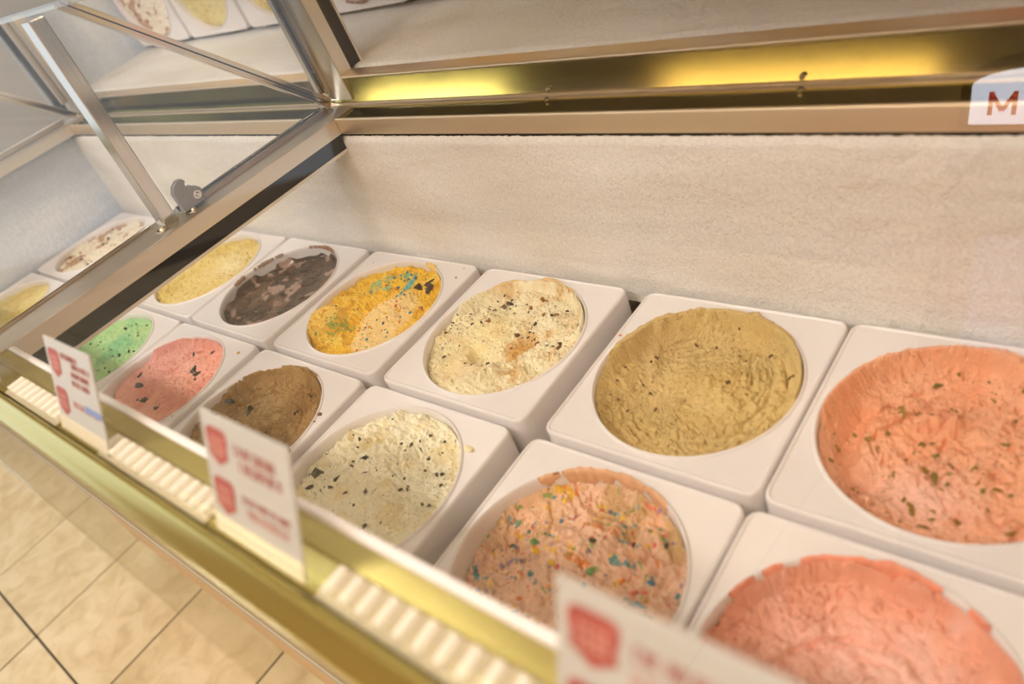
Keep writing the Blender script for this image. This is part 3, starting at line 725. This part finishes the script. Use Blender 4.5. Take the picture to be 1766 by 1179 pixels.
def rel(fn, gain, grain, seed):
    def g(X, Y):
        H, C = fn(X, Y)
        H = -.018 + gain * (H + .018)
        msk = sst(-.35, .2, fbm(X * 20, Y * 20, seed + 3, 2))
        H = H + grain * (.0026 * fbm(X * 120, Y * 120, seed, 3, .6) - .0050 * msk * cracks(X, Y, 2.0 * pnoise(X * 9, Y * 9, seed + 5) + .6, seed + 6, 115, 320, .14))
        return H, C
    return g
def ice(x, y, fn, lab, n=150, mat_='ice', tubdz=0.0, rz=0.0, gain=1.4, grain=1.0):
    n = int(n * 1.55)
    fn = rel(fn, gain, grain, 400 + int(abs(x) * 1000) % 90)
    X, Y = disk_grid(n)
    H, C = fn(X, Y)
    H = np.minimum(H, .004)
    me = grid_mesh('ice_cream', np.stack([X, Y, H + .06], -1), M[mat_])
    at = me.attributes.new('flavour', 'FLOAT_COLOR', 'POINT')
    at.data.foreach_set('color', np.concatenate([np.clip(C, 0, 1).reshape(-1, 3), np.ones((n * n, 1))], 1).astype(np.float32).reshape(-1))
    # side skirt and underside, so that it is a solid plug
    bm = bmesh.new(); bm.from_mesh(me)
    be = [e for e in bm.edges if e.is_boundary]
    ex = bmesh.ops.extrude_edge_only(bm, edges=be)
    vs = [g for g in ex['geom'] if isinstance(g, bmesh.types.BMVert)]
    for v in vs: v.co.z = 0.0
    bmesh.ops.holes_fill(bm, edges=[e for e in bm.edges if e.is_boundary], sides=0)
    bmesh.ops.recalc_face_normals(bm, faces=bm.faces)
    for f in bm.faces: f.smooth = True
    bm.to_mesh(me); bm.free()
    o = link('ice_cream', me, None, (x, y, tubdz - .06))
    o.rotation_euler.z = rz
    tag(o, lab, 'ice cream', 'ice cream flavours in the tubs')
    return o, fn

# mix-ins
def shard_mesh(name, seed, m_, flat=.6):
    R = random.Random(seed); bm = bmesh.new()
    for i in range(11):
        v = Vector((R.gauss(0, 1), R.gauss(0, 1), R.gauss(0, 1))).normalized() * R.uniform(.95, 1.25)
        bm.verts.new((v.x * .5, v.y * .5 * R.uniform(.6, 1), v.z * .5 * flat))
    bmesh.ops.convex_hull(bm, input=list(bm.verts))
    for v in [v for v in bm.verts if not v.link_faces]: bm.verts.remove(v)
    me = bpy.data.meshes.new(name); bm.to_mesh(me); bm.free(); me.materials.append(m_); return me
def pebble_mesh(name, m_, flat=.5):
    bm = bmesh.new(); bmesh.ops.create_icosphere(bm, subdivisions=1, radius=.5)
    for v in bm.verts: v.co.z *= flat
    me = bpy.data.meshes.new(name); bm.to_mesh(me); bm.free(); me.shade_smooth(); me.materials.append(m_); return me
for nm, c, ro in (('dark', (44, 36, 28), .4), ('brown', (104, 68, 38), .5), ('fudge', (66, 44, 30), .35), ('nut', (150, 118, 48), .6), ('olive', (128, 112, 44), .6), ('cookie', (150, 96, 52), .7),
                  ('teal', (52, 140, 152), .4), ('yellow', (240, 188, 44), .4), ('orange', (236, 124, 48), .4), ('cred', (214, 84, 74), .4), ('violet', (122, 100, 130), .4), ('green', (92, 146, 70), .4), ('creamchunk', (246, 226, 176), .5), ('bluec', (66, 130, 170), .4)):
    M['m_' + nm] = mat('mixin_' + nm, S(*c), ro, 0.0, var=.15, vscale=300, spec=.4)
SH = {k: [shard_mesh('chunk', 300 + i * 7 + hash_ , M['m_' + k]) for i in range(5)] for hash_, k in enumerate(('dark', 'brown', 'fudge', 'nut', 'olive', 'cookie', 'creamchunk'))}
PB = {k: [pebble_mesh('candy', M['m_' + k])] for k in ('teal', 'yellow', 'orange', 'cred', 'violet', 'green', 'bluec', 'dark')}
def place(io, name, me, px, py, size, R, asp=1.0, sink=.1, tall=1.0, rz=None):
    o, fn = io
    h, _ = fn(np.array([[px]]), np.array([[py]])); hz = min(float(h[0, 0]), .004)
    e = .003
    hx, _ = fn(np.array([[px + e, px - e, px, px]]), np.array([[py, py, py + e, py - e]]))
    nx = -(hx[0, 0] - hx[0, 1]) / (2 * e); ny = -(hx[0, 2] - hx[0, 3]) / (2 * e)
    nrm = Vector((max(-1, min(1, nx)), max(-1, min(1, ny)), 1)).normalized()
    q = nrm.to_track_quat('Z', 'Y') @ Matrix.Rotation(R.uniform(0, 6.28) if rz is None else rz, 4, 'Z').to_quaternion()
    c = bpy.data.objects.new(name, me); COL.objects.link(c); c.parent = o
    c.rotation_mode = 'QUATERNION'; c.rotation_quaternion = q
    c.location = (px, py, hz + .06 + (.12 - .22 * sink) * size * tall)
    c.scale = (size * asp, size / asp, size * tall)
    return c
def scatter(io, name, meshes, n, smin, smax, seed, weight=None, sink=.1, tall=1.0):
    R = random.Random(seed); k = 0; tries = 0
    while k < n and tries < n * 60:
        tries += 1
        a = R.uniform(0, 6.283); r = R_ICE * .95 * math.sqrt(R.random()); px, py = r * math.cos(a), r * math.sin(a)
        if weight is not None and R.random() > weight(px, py): continue
        place(io, name, R.choice(meshes), px, py, R.uniform(smin, smax), R, R.uniform(.8, 1.35), sink, tall); k += 1
def crumbs(io, name, m_, n, smin, smax, seed, weight=None):
    """fine crumbs, too small to tell apart: one part"""
    R = random.Random(seed); pts = []; tries = 0
    while len(pts) < n and tries < n * 60:
        tries += 1
        a = R.uniform(0, 6.283); r = R_ICE * .97 * math.sqrt(R.random()); px, py = r * math.cos(a), r * math.sin(a)
        if weight is not None and R.random() > weight(px, py): continue
        pts.append((px, py))
    P = np.array(pts); h, _ = io[1](P[:, 0][None], P[:, 1][None]); h = np.minimum(h[0], .004)
    v = []; f = []
    for (px, py), z in zip(pts, h):
        s = R.uniform(smin, smax) / 2; a = R.uniform(0, 6.28); n0 = len(v)
        for k in range(4):
            t = a + k * 1.57 + R.uniform(-.4, .4); q = s * R.uniform(.7, 1.3)
            v.append((px + q * math.cos(t), py + q * math.sin(t), float(z) + .06 + R.uniform(-.1, .3) * s))
        v += [(px, py, float(z) + .06 + .7 * s), (px, py, float(z) + .06 - .8 * s)]
        for k in range(4):
            f += [(n0 + k, n0 + (k + 1) % 4, n0 + 4), (n0 + (k + 1) % 4, n0 + k, n0 + 5)]
    me = bpy.data.meshes.new(name); me.from_pydata(v, [], f); me.materials.append(m_)
    o = link(name, me, io[0]); o['kind'] = 'stuff'; return o
def smear(x, y, r0, a0, a1, w, m_, seed, parent, name='smear', wall=.018):
    """scraped-off ice cream left on the wall and lip of a tub (parent: the ice cream)"""
    n = max(30, int((a1 - a0) * 90)); v = []; f = []
    t = np.linspace(a0, a1, n + 1)
    k = np.clip(.42 + 1.3 * pnoise(t * 5, t * 0 + .5, seed) + .5 * pnoise(t * 17, t * 0 + .5, seed + 1) + .25 * pnoise(t * 50, t * 0 + .5, seed + 2), 0, 1.3) * np.sin(np.pi * np.linspace(0, 1, n + 1)) ** .4
    for tt, kk in zip(t, k):
        for rr, zz in ((.1080, -.002 - wall * min(1.0, 1.6 * kk)), (.1076 - .001 * kk, -.002 - .5 * wall * min(1.0, 1.6 * kk)), (.1086 - .0018 * kk, -.0018), (r0 + .0004, .0012 + .0030 * kk), (r0 + w * kk * .6, .0010 + .0032 * kk), (r0 + w * kk + .0002, -.0012 if kk > .2 else .0)):
            v.append((rr * math.cos(tt), rr * math.sin(tt), zz + .06))
    for i in range(n):
        if max(k[i], k[i + 1]) < .12: continue
        for j in range(5): f.append((i * 6 + j, i * 6 + j + 1, (i + 1) * 6 + j + 1, (i + 1) * 6 + j))
    me = bpy.data.meshes.new(name); me.from_pydata(v, [], f); me.shade_smooth(); me.materials.append(m_)
    return link(name, me, parent)

BY, FY = .127, -.127
COLS = [-.772, -.519, -.268, -.0225, .2325, .4914, .7606, 1.004, 1.258]
FCOLS = [-.772, -.519, -.270, -.026, .2300, .487, .757, 1.000, 1.254]
back = [(0, 'white tub of cookie speckled ice cream against the frosted left end'), (1, 'back row white tub hidden under the divider rail'), (2, 'back row white tub of smooth pale yellow ice cream'), (3, 'back row white tub of nearly empty dark chocolate'),
        (4, 'back row white tub of bright yellow candy ice cream'), (5, 'back row white tub of cookie and caramel ice cream'), (6, 'back row white tub of tan coffee ice cream'), (7, 'back row white tub of salmon pink nut ice cream'), (8, 'back row white tub past the right edge of the photo')]
front = [(0, 'front row white tub of pale yellow ice cream at the far left'), (1, 'front row white tub hidden under the divider rail'), (2, 'front row white tub of green mint chip ice cream'), (3, 'front row white tub of pink chocolate chunk ice cream'),
         (4, 'front row white tub of brown mocha ice cream'), (5, 'front row white tub of cream ice cream with chips'), (6, 'front row white tub of candy speckled peach ice cream'), (7, 'front row white tub of plain pink ice cream, nearest the camera'), (8, 'front row white tub past the right edge of the photo')]
TUB = {}
for k, lab in back: TUB['b%d' % k] = tub(COLS[k], BY, lab, rz=(0, 0, .004, -.004, .003, 0, -.003, 0, 0)[k])
for k, lab in front: TUB['f%d' % k] = tub(FCOLS[k], FY, lab, rz=(0, 0, -.003, .004, -.003, .003, 0, .002, 0)[k])

# bits dropped on the tub collars
Rc = random.Random(77)
for key, kind, px, py, sz in (('f3', 'yellow', .0938, .0982, .0055), ('b4', 'green', .0986, .0888, .004), ('b4', 'dark', -.0949, .0918, .0025), ('b4', 'dark', .0974, .110, .003), ('b6', 'orange', -.1135, .0379, .004),
                              ('f5', 'creamchunk', .0886, .0791, .013), ('f4', 'brown', .104, .0522, .008), ('f4', 'brown', .1125, -.0106, .011), ('f4', 'brown', .105, .040, .004), ('f3', 'dark', .106, -.0366, .003)):
    me = SH[kind][1] if kind in SH else PB[kind][0]
    link('crumb', me, TUB[key], (px, py, .245 - .001 + sz * .15), (0, 0, Rc.uniform(0, 6)), (sz * 1.2, sz * .8, sz * .8))

def W(*g):
    return lambda px, py: min(1.0, sum(a * math.exp(-((px - cx) / s) ** 2 - ((py - cy) / s) ** 2) for a, cx, cy, s in g))
def colour_mat(c, nm): 
    m_ = mat(nm, S(*c), .5, 0, var=.12, vscale=120, bump=.4, bscale=300); return m_

# back row
io = ice(COLS[0], BY, fl_white_cookie, 'white ice cream with brown cookie streaks by the frosted left end', 90)
scatter(io, 'cookie_chunk', SH['cookie'] + SH['fudge'], 26, .004, .009, 1)
io = ice(COLS[1], BY, fl_pale_yellow, 'pale ice cream in the back tub under the divider rail', 60)
io = ice(COLS[2], BY, fl_vanilla, 'smooth pale yellow ice cream beside the dark chocolate', 130, 'ice_soft', grain=.6)
io = ice(COLS[3], BY, fl_choc, 'dark glossy chocolate ice cream scraped nearly flat', 130, 'ice_wet', gain=1.0, grain=.15)
smear(0, 0, .1098, 1.1, 1.9, .004, colour_mat((150, 110, 82), 'choc_smear'), 5, io[0], wall=.002)
smear(0, 0, .1098, 2.4, 3.4, .003, colour_mat((150, 118, 96), 'choc_smear_b'), 6, io[0], wall=.003)
io = ice(COLS[4], BY, fl_yellow_candy, 'bright yellow ice cream with candy pieces and teal streaks', 160)
Rn = random.Random(9)
place(io, 'fudge_chunk', SH['fudge'][1], .046, .074, .030, Rn, 1.25, .3, .7, .4); place(io, 'fudge_chunk', SH['fudge'][3], .030, .066, .018, Rn, 1.2, .3, .7); place(io, 'fudge_chunk', SH['fudge'][2], .058, .064, .020, Rn, 1.1, .3, .7)
for i, k in enumerate(('teal', 'yellow', 'orange', 'cred', 'violet', 'green')):
    scatter(io, 'candy', PB[k], 12, .0032, .0062, 40 + i, W((1, .03, .0, .06), (.4, -.06, -.05, .04), (.7, 0, .08, .04)))
scatter(io, 'candy', PB['bluec'], 12, .0035, .0065, 52, W((1, -.005, .085, .025), (.4, .0, .06, .03)))
scatter(io, 'candy', PB['green'], 22, .002, .004, 53, W((1, -.04, -.045, .022), (.3, .02, -.08, .04)))
crumbs(io, 'crumbs', M['m_orange'], 60, .0012, .0026, 54)
smear(0, 0, .1100, .9, 1.5, .004, colour_mat((240, 206, 130), 'yellow_smear'), 7, io[0])
io = ice(COLS[5], BY, fl_cookie, 'cream ice cream with dark cookie crumbs and caramel ribbons', 170)
wk = W((1, -.078, -.05, .018), (1, -.062, .031, .02), (1, .02, .033, .018), (.9, .068, .0, .015), (.9, .042, .056, .015), (1, -.09, -.005, .016), (.6, -.005, -.05, .018), (.8, -.035, .06, .02), (.03, 0, 0, .1))
scatter(io, 'cookie_chunk', SH['dark'] + SH['fudge'] + SH['fudge'] + SH['brown'], 62, .0025, .0075, 61, wk, .5)
scatter(io, 'caramel_chunk', SH['brown'] + SH['cookie'], 16, .005, .010, 62, W((1, -.01, .045, .05), (.5, .06, .0, .05)))
crumbs(io, 'crumbs', M['m_dark'], 330, .0009, .0026, 63, lambda a, b: min(1, .12 + wk(a, b)))
smear(0, 0, .1098, 1.0, 2.5, .005, colour_mat((226, 192, 134), 'cookie_smear'), 8, io[0])
io = ice(COLS[6], BY, fl_tan, 'tan coffee ice cream with torn scoop marks', 190)
scatter(io, 'nut_chunk', SH['brown'], 22, .003, .007, 71, W((1, -.08, .0, .04), (.5, .02, .03, .06)))
crumbs(io, 'crumbs', M['m_brown'], 130, .0008, .0022, 72)
ts = colour_mat((206, 174, 116), 'tan_smear')
smear(0, 0, .1096, .75, 2.7, .0055, ts, 9, io[0]); smear(0, 0, .1096, 2.6, 3.0, .003, ts, 10, io[0])
io = ice(COLS[7], BY, fl_salmon, 'salmon pink ice cream with green brown nut bits', 190)
scatter(io, 'nut_chunk', SH['olive'] + SH['nut'], 80, .004, .0105, 81, None, .9, .8)
crumbs(io, 'crumbs', M['m_olive'], 120, .001, .0026, 82)
smear(0, 0, .1096, 1.0, 2.7, .0045, colour_mat((244, 180, 144), 'salmon_smear'), 11, io[0])
ice(COLS[8], BY, fl_vanilla, 'pale yellow ice cream past the right edge, back row', 60)
# front row
ice(FCOLS[0], FY, fl_pale_yellow, 'pale yellow ice cream in the front tub at the far left', 80)
ice(FCOLS[1], FY, fl_pale_yellow, 'pale ice cream in the front tub under the divider rail', 60)
io = ice(FCOLS[2], FY, fl_mint, 'green mint ice cream with dark chips', 130)
scatter(io, 'chocolate_chip', SH['dark'], 46, .0035, .0085, 91, lambda a, b: .3 if a < -.06 else 1)
crumbs(io, 'crumbs', M['m_dark'], 90, .001, .0024, 92)
io = ice(FCOLS[3], FY, fl_pink_chip, 'pink ice cream with a few large dark chocolate chunks', 150)
for px, py, s in ((-.024, -.023, .019), (-.001, .055, .018), (-.066, -.010, .013), (-.004, .094, .014), (-.085, .004, .008), (-.03, .078, .008), (.010, -.028, .010), (.018, .05, .010), (.024, .042, .008), (-.05, -.03, .006)):
    place(io, 'chocolate_chunk', Rn.choice(SH['dark']), px, py, s * 1.3, Rn, Rn.uniform(.85, 1.4), .5, .7)
crumbs(io, 'crumbs', M['m_brown'], 60, .001, .0022, 95)
io = ice(FCOLS[4], FY, fl_mocha, 'brown mocha ice cream with dark chips and scoop ridges', 160)
for px, py, s in ((-.09, .025, .013), (-.05, .026, .013), (.012, .010, .011), (.051, -.004, .011), (.034, .052, .009), (-.03, -.02, .010), (.04, .08, .006), (-.095, .0, .008), (.02, -.05, .009)):
    place(io, 'chocolate_chunk', Rn.choice(SH['dark']), px, py, s * 1.25, Rn, Rn.uniform(.85, 1.3), .4, .8)
crumbs(io, 'crumbs', M['m_dark'], 120, .0008, .0022, 97)
smear(0, 0, .1098, .8, 2.0, .0035, colour_mat((164, 128, 74), 'mocha_smear'), 12, io[0])
io = ice(FCOLS[5], FY, fl_cream_chip, 'lumpy cream coloured ice cream with dark chocolate chips', 170)
wc = W((1, -.085, -.02, .03), (1, -.036, .03, .03), (1, .03, .08, .05), (.7, .09, .03, .03), (.7, -.06, .06, .03), (.15, 0, 0, .1))
for px, py, s in ((-.089, -.015, .017), (-.066, -.030, .013), (-.036, .023, .013), (.010, .026, .010), (.020, .064, .011), (.030, -.044, .009), (-.08, -.035, .010), (-.055, -.01, .009)):
    place(io, 'chocolate_chip', Rn.choice(SH['dark']), px, py, s, Rn, Rn.uniform(.9, 1.2), .3, 1.0)
scatter(io, 'chocolate_chip', SH['dark'] + SH['fudge'], 42, .0035, .0075, 101, wc, .2)
place(io, 'cream_chunk', SH['creamchunk'][0], -.088, .045, .022, Rn, 1.2, .2, 1.0)
crumbs(io, 'crumbs', M['m_dark'], 110, .0009, .0024, 102, wc)
io = ice(FCOLS[6], FY, fl_confetti, 'peach ice cream speckled with many coloured candy bits', 190)
for i, k in enumerate(('teal', 'yellow', 'orange', 'cred', 'violet', 'green', 'bluec', 'dark')):
    scatter(io, 'candy', PB[k], (14, 15, 14, 15, 12, 12, 11, 8)[i], .0032, .0095, 110 + i, None, .7, .7)
place(io, 'candy', SH['dark'][0], .062, .068, .008, Rn)
crumbs(io, 'crumbs', M['m_cred'], 70, .001, .0026, 120); crumbs(io, 'crumbs', M['m_orange'], 70, .001, .0026, 121)
smear(0, 0, .1096, .9, 2.4, .003, colour_mat((226, 172, 130), 'confetti_smear'), 13, io[0])
io = ice(FCOLS[7], FY, fl_pink_near, 'plain pink ice cream with ridged scoop marks, nearest the camera', 180)
crumbs(io, 'crumbs', M['m_cred'], 60, .001, .0026, 122)
smear(0, 0, .1096, .7, 2.8, .003, colour_mat((238, 150, 120), 'pink_smear'), 14, io[0])
ice(FCOLS[8], FY, fl_pale_yellow, 'pale ice cream past the right edge, front row', 60)

# ------------------------------------------------------------------ cash machine behind the viewer, seen mirrored in the front pane
M['kiosk'] = mat('dark_kiosk_paint', S(52, 50, 54), 0.4, 0.1, var=.06, vscale=10)
M['atm_face'] = mat('lit_sign_face', S(210, 216, 240), 0.5, emit=(0.80, 0.86, 1.0), emit_s=5.0)
M['atm_red'] = mat('lit_red_letters', S(180, 20, 34), 0.5, emit=(0.75, 0.03, 0.06), emit_s=1.6)
M['screen'] = mat('blue_screen', S(40, 60, 120), 0.2, emit=(0.15, 0.25, 0.6), emit_s=0.6)
cm = empty('cash_machine', (.94, -1.92, FLOOR_Z)); tag(cm, 'dark cash machine with a lit white sign, mirrored in the front glass', 'cash machine')
MB().prism_x([(-2.12, FLOOR_Z), (-1.76, FLOOR_Z), (-1.76, -.30), (-1.86, .05), (-1.86, .165), (-2.12, .165)], .76, 1.12).build('body', M['kiosk'], cm, bevel=.01)
MB().prism_pts([(.84, -1.768, -.26), (1.04, -1.768, -.26), (1.04, -1.832, -.04), (.84, -1.832, -.04)], [(.84, -1.774, -.26), (1.04, -1.774, -.26), (1.04, -1.838, -.04), (.84, -1.838, -.04)]).build('screen', M['screen'], cm)
arc = [(.785, .17), (1.095, .17), (1.095, .262)] + [(.94 + .155 * math.cos(t), .262 + .042 * math.sin(t)) for t in np.linspace(.15, math.pi - .15, 13)] + [(.785, .262)]
MB().prism_pts([(x, -1.90, z) for x, z in arc], [(x, -1.806, z) for x, z in arc]).build('topper', M['kiosk'], cm)
arc2 = [(.803, .186), (1.077, .186), (1.077, .256)] + [(.94 + .137 * math.cos(t), .256 + .032 * math.sin(t)) for t in np.linspace(.15, math.pi - .15, 13)] + [(.803, .256)]
face = MB().prism_pts([(x, -1.808, z) for x, z in arc2], [(x, -1.802, z) for x, z in arc2]).build('lit_face', M['atm_face'], cm)
lb = MB()
def stroke(x0, z0, x1, z1, w):
    d = Vector((x1 - x0, 0, z1 - z0)).normalized(); n = Vector((-d.z, 0, d.x)) * w / 2
    a = Vector((x0, 0, z0)); b = Vector((x1, 0, z1))
    q = [a - n, b - n, b + n, a + n]
    lb.prism_pts([(p.x, -1.8018, p.z) for p in q], [(p.x, -1.7995, p.z) for p in q])
zb, zt, sw = .203, .245, .0075
for (a, b, c, d) in ((.874, zb, .874, zt), (.836, zb, .836, zt), (.874, zt - .003, .855, zb + .008), (.836, zt - .003, .855, zb + .008),     # M
                     (.954, zb, .954, zt), (.976, zt - .003, .932, zt - .003),                                                          # T
                     (1.046, zb, 1.028, zt), (1.010, zb, 1.028, zt), (1.040, zb + .013, 1.016, zb + .013)):                             # A
    stroke(a, b, c, d, sw)
lb.build('letters', M['atm_red'], face)
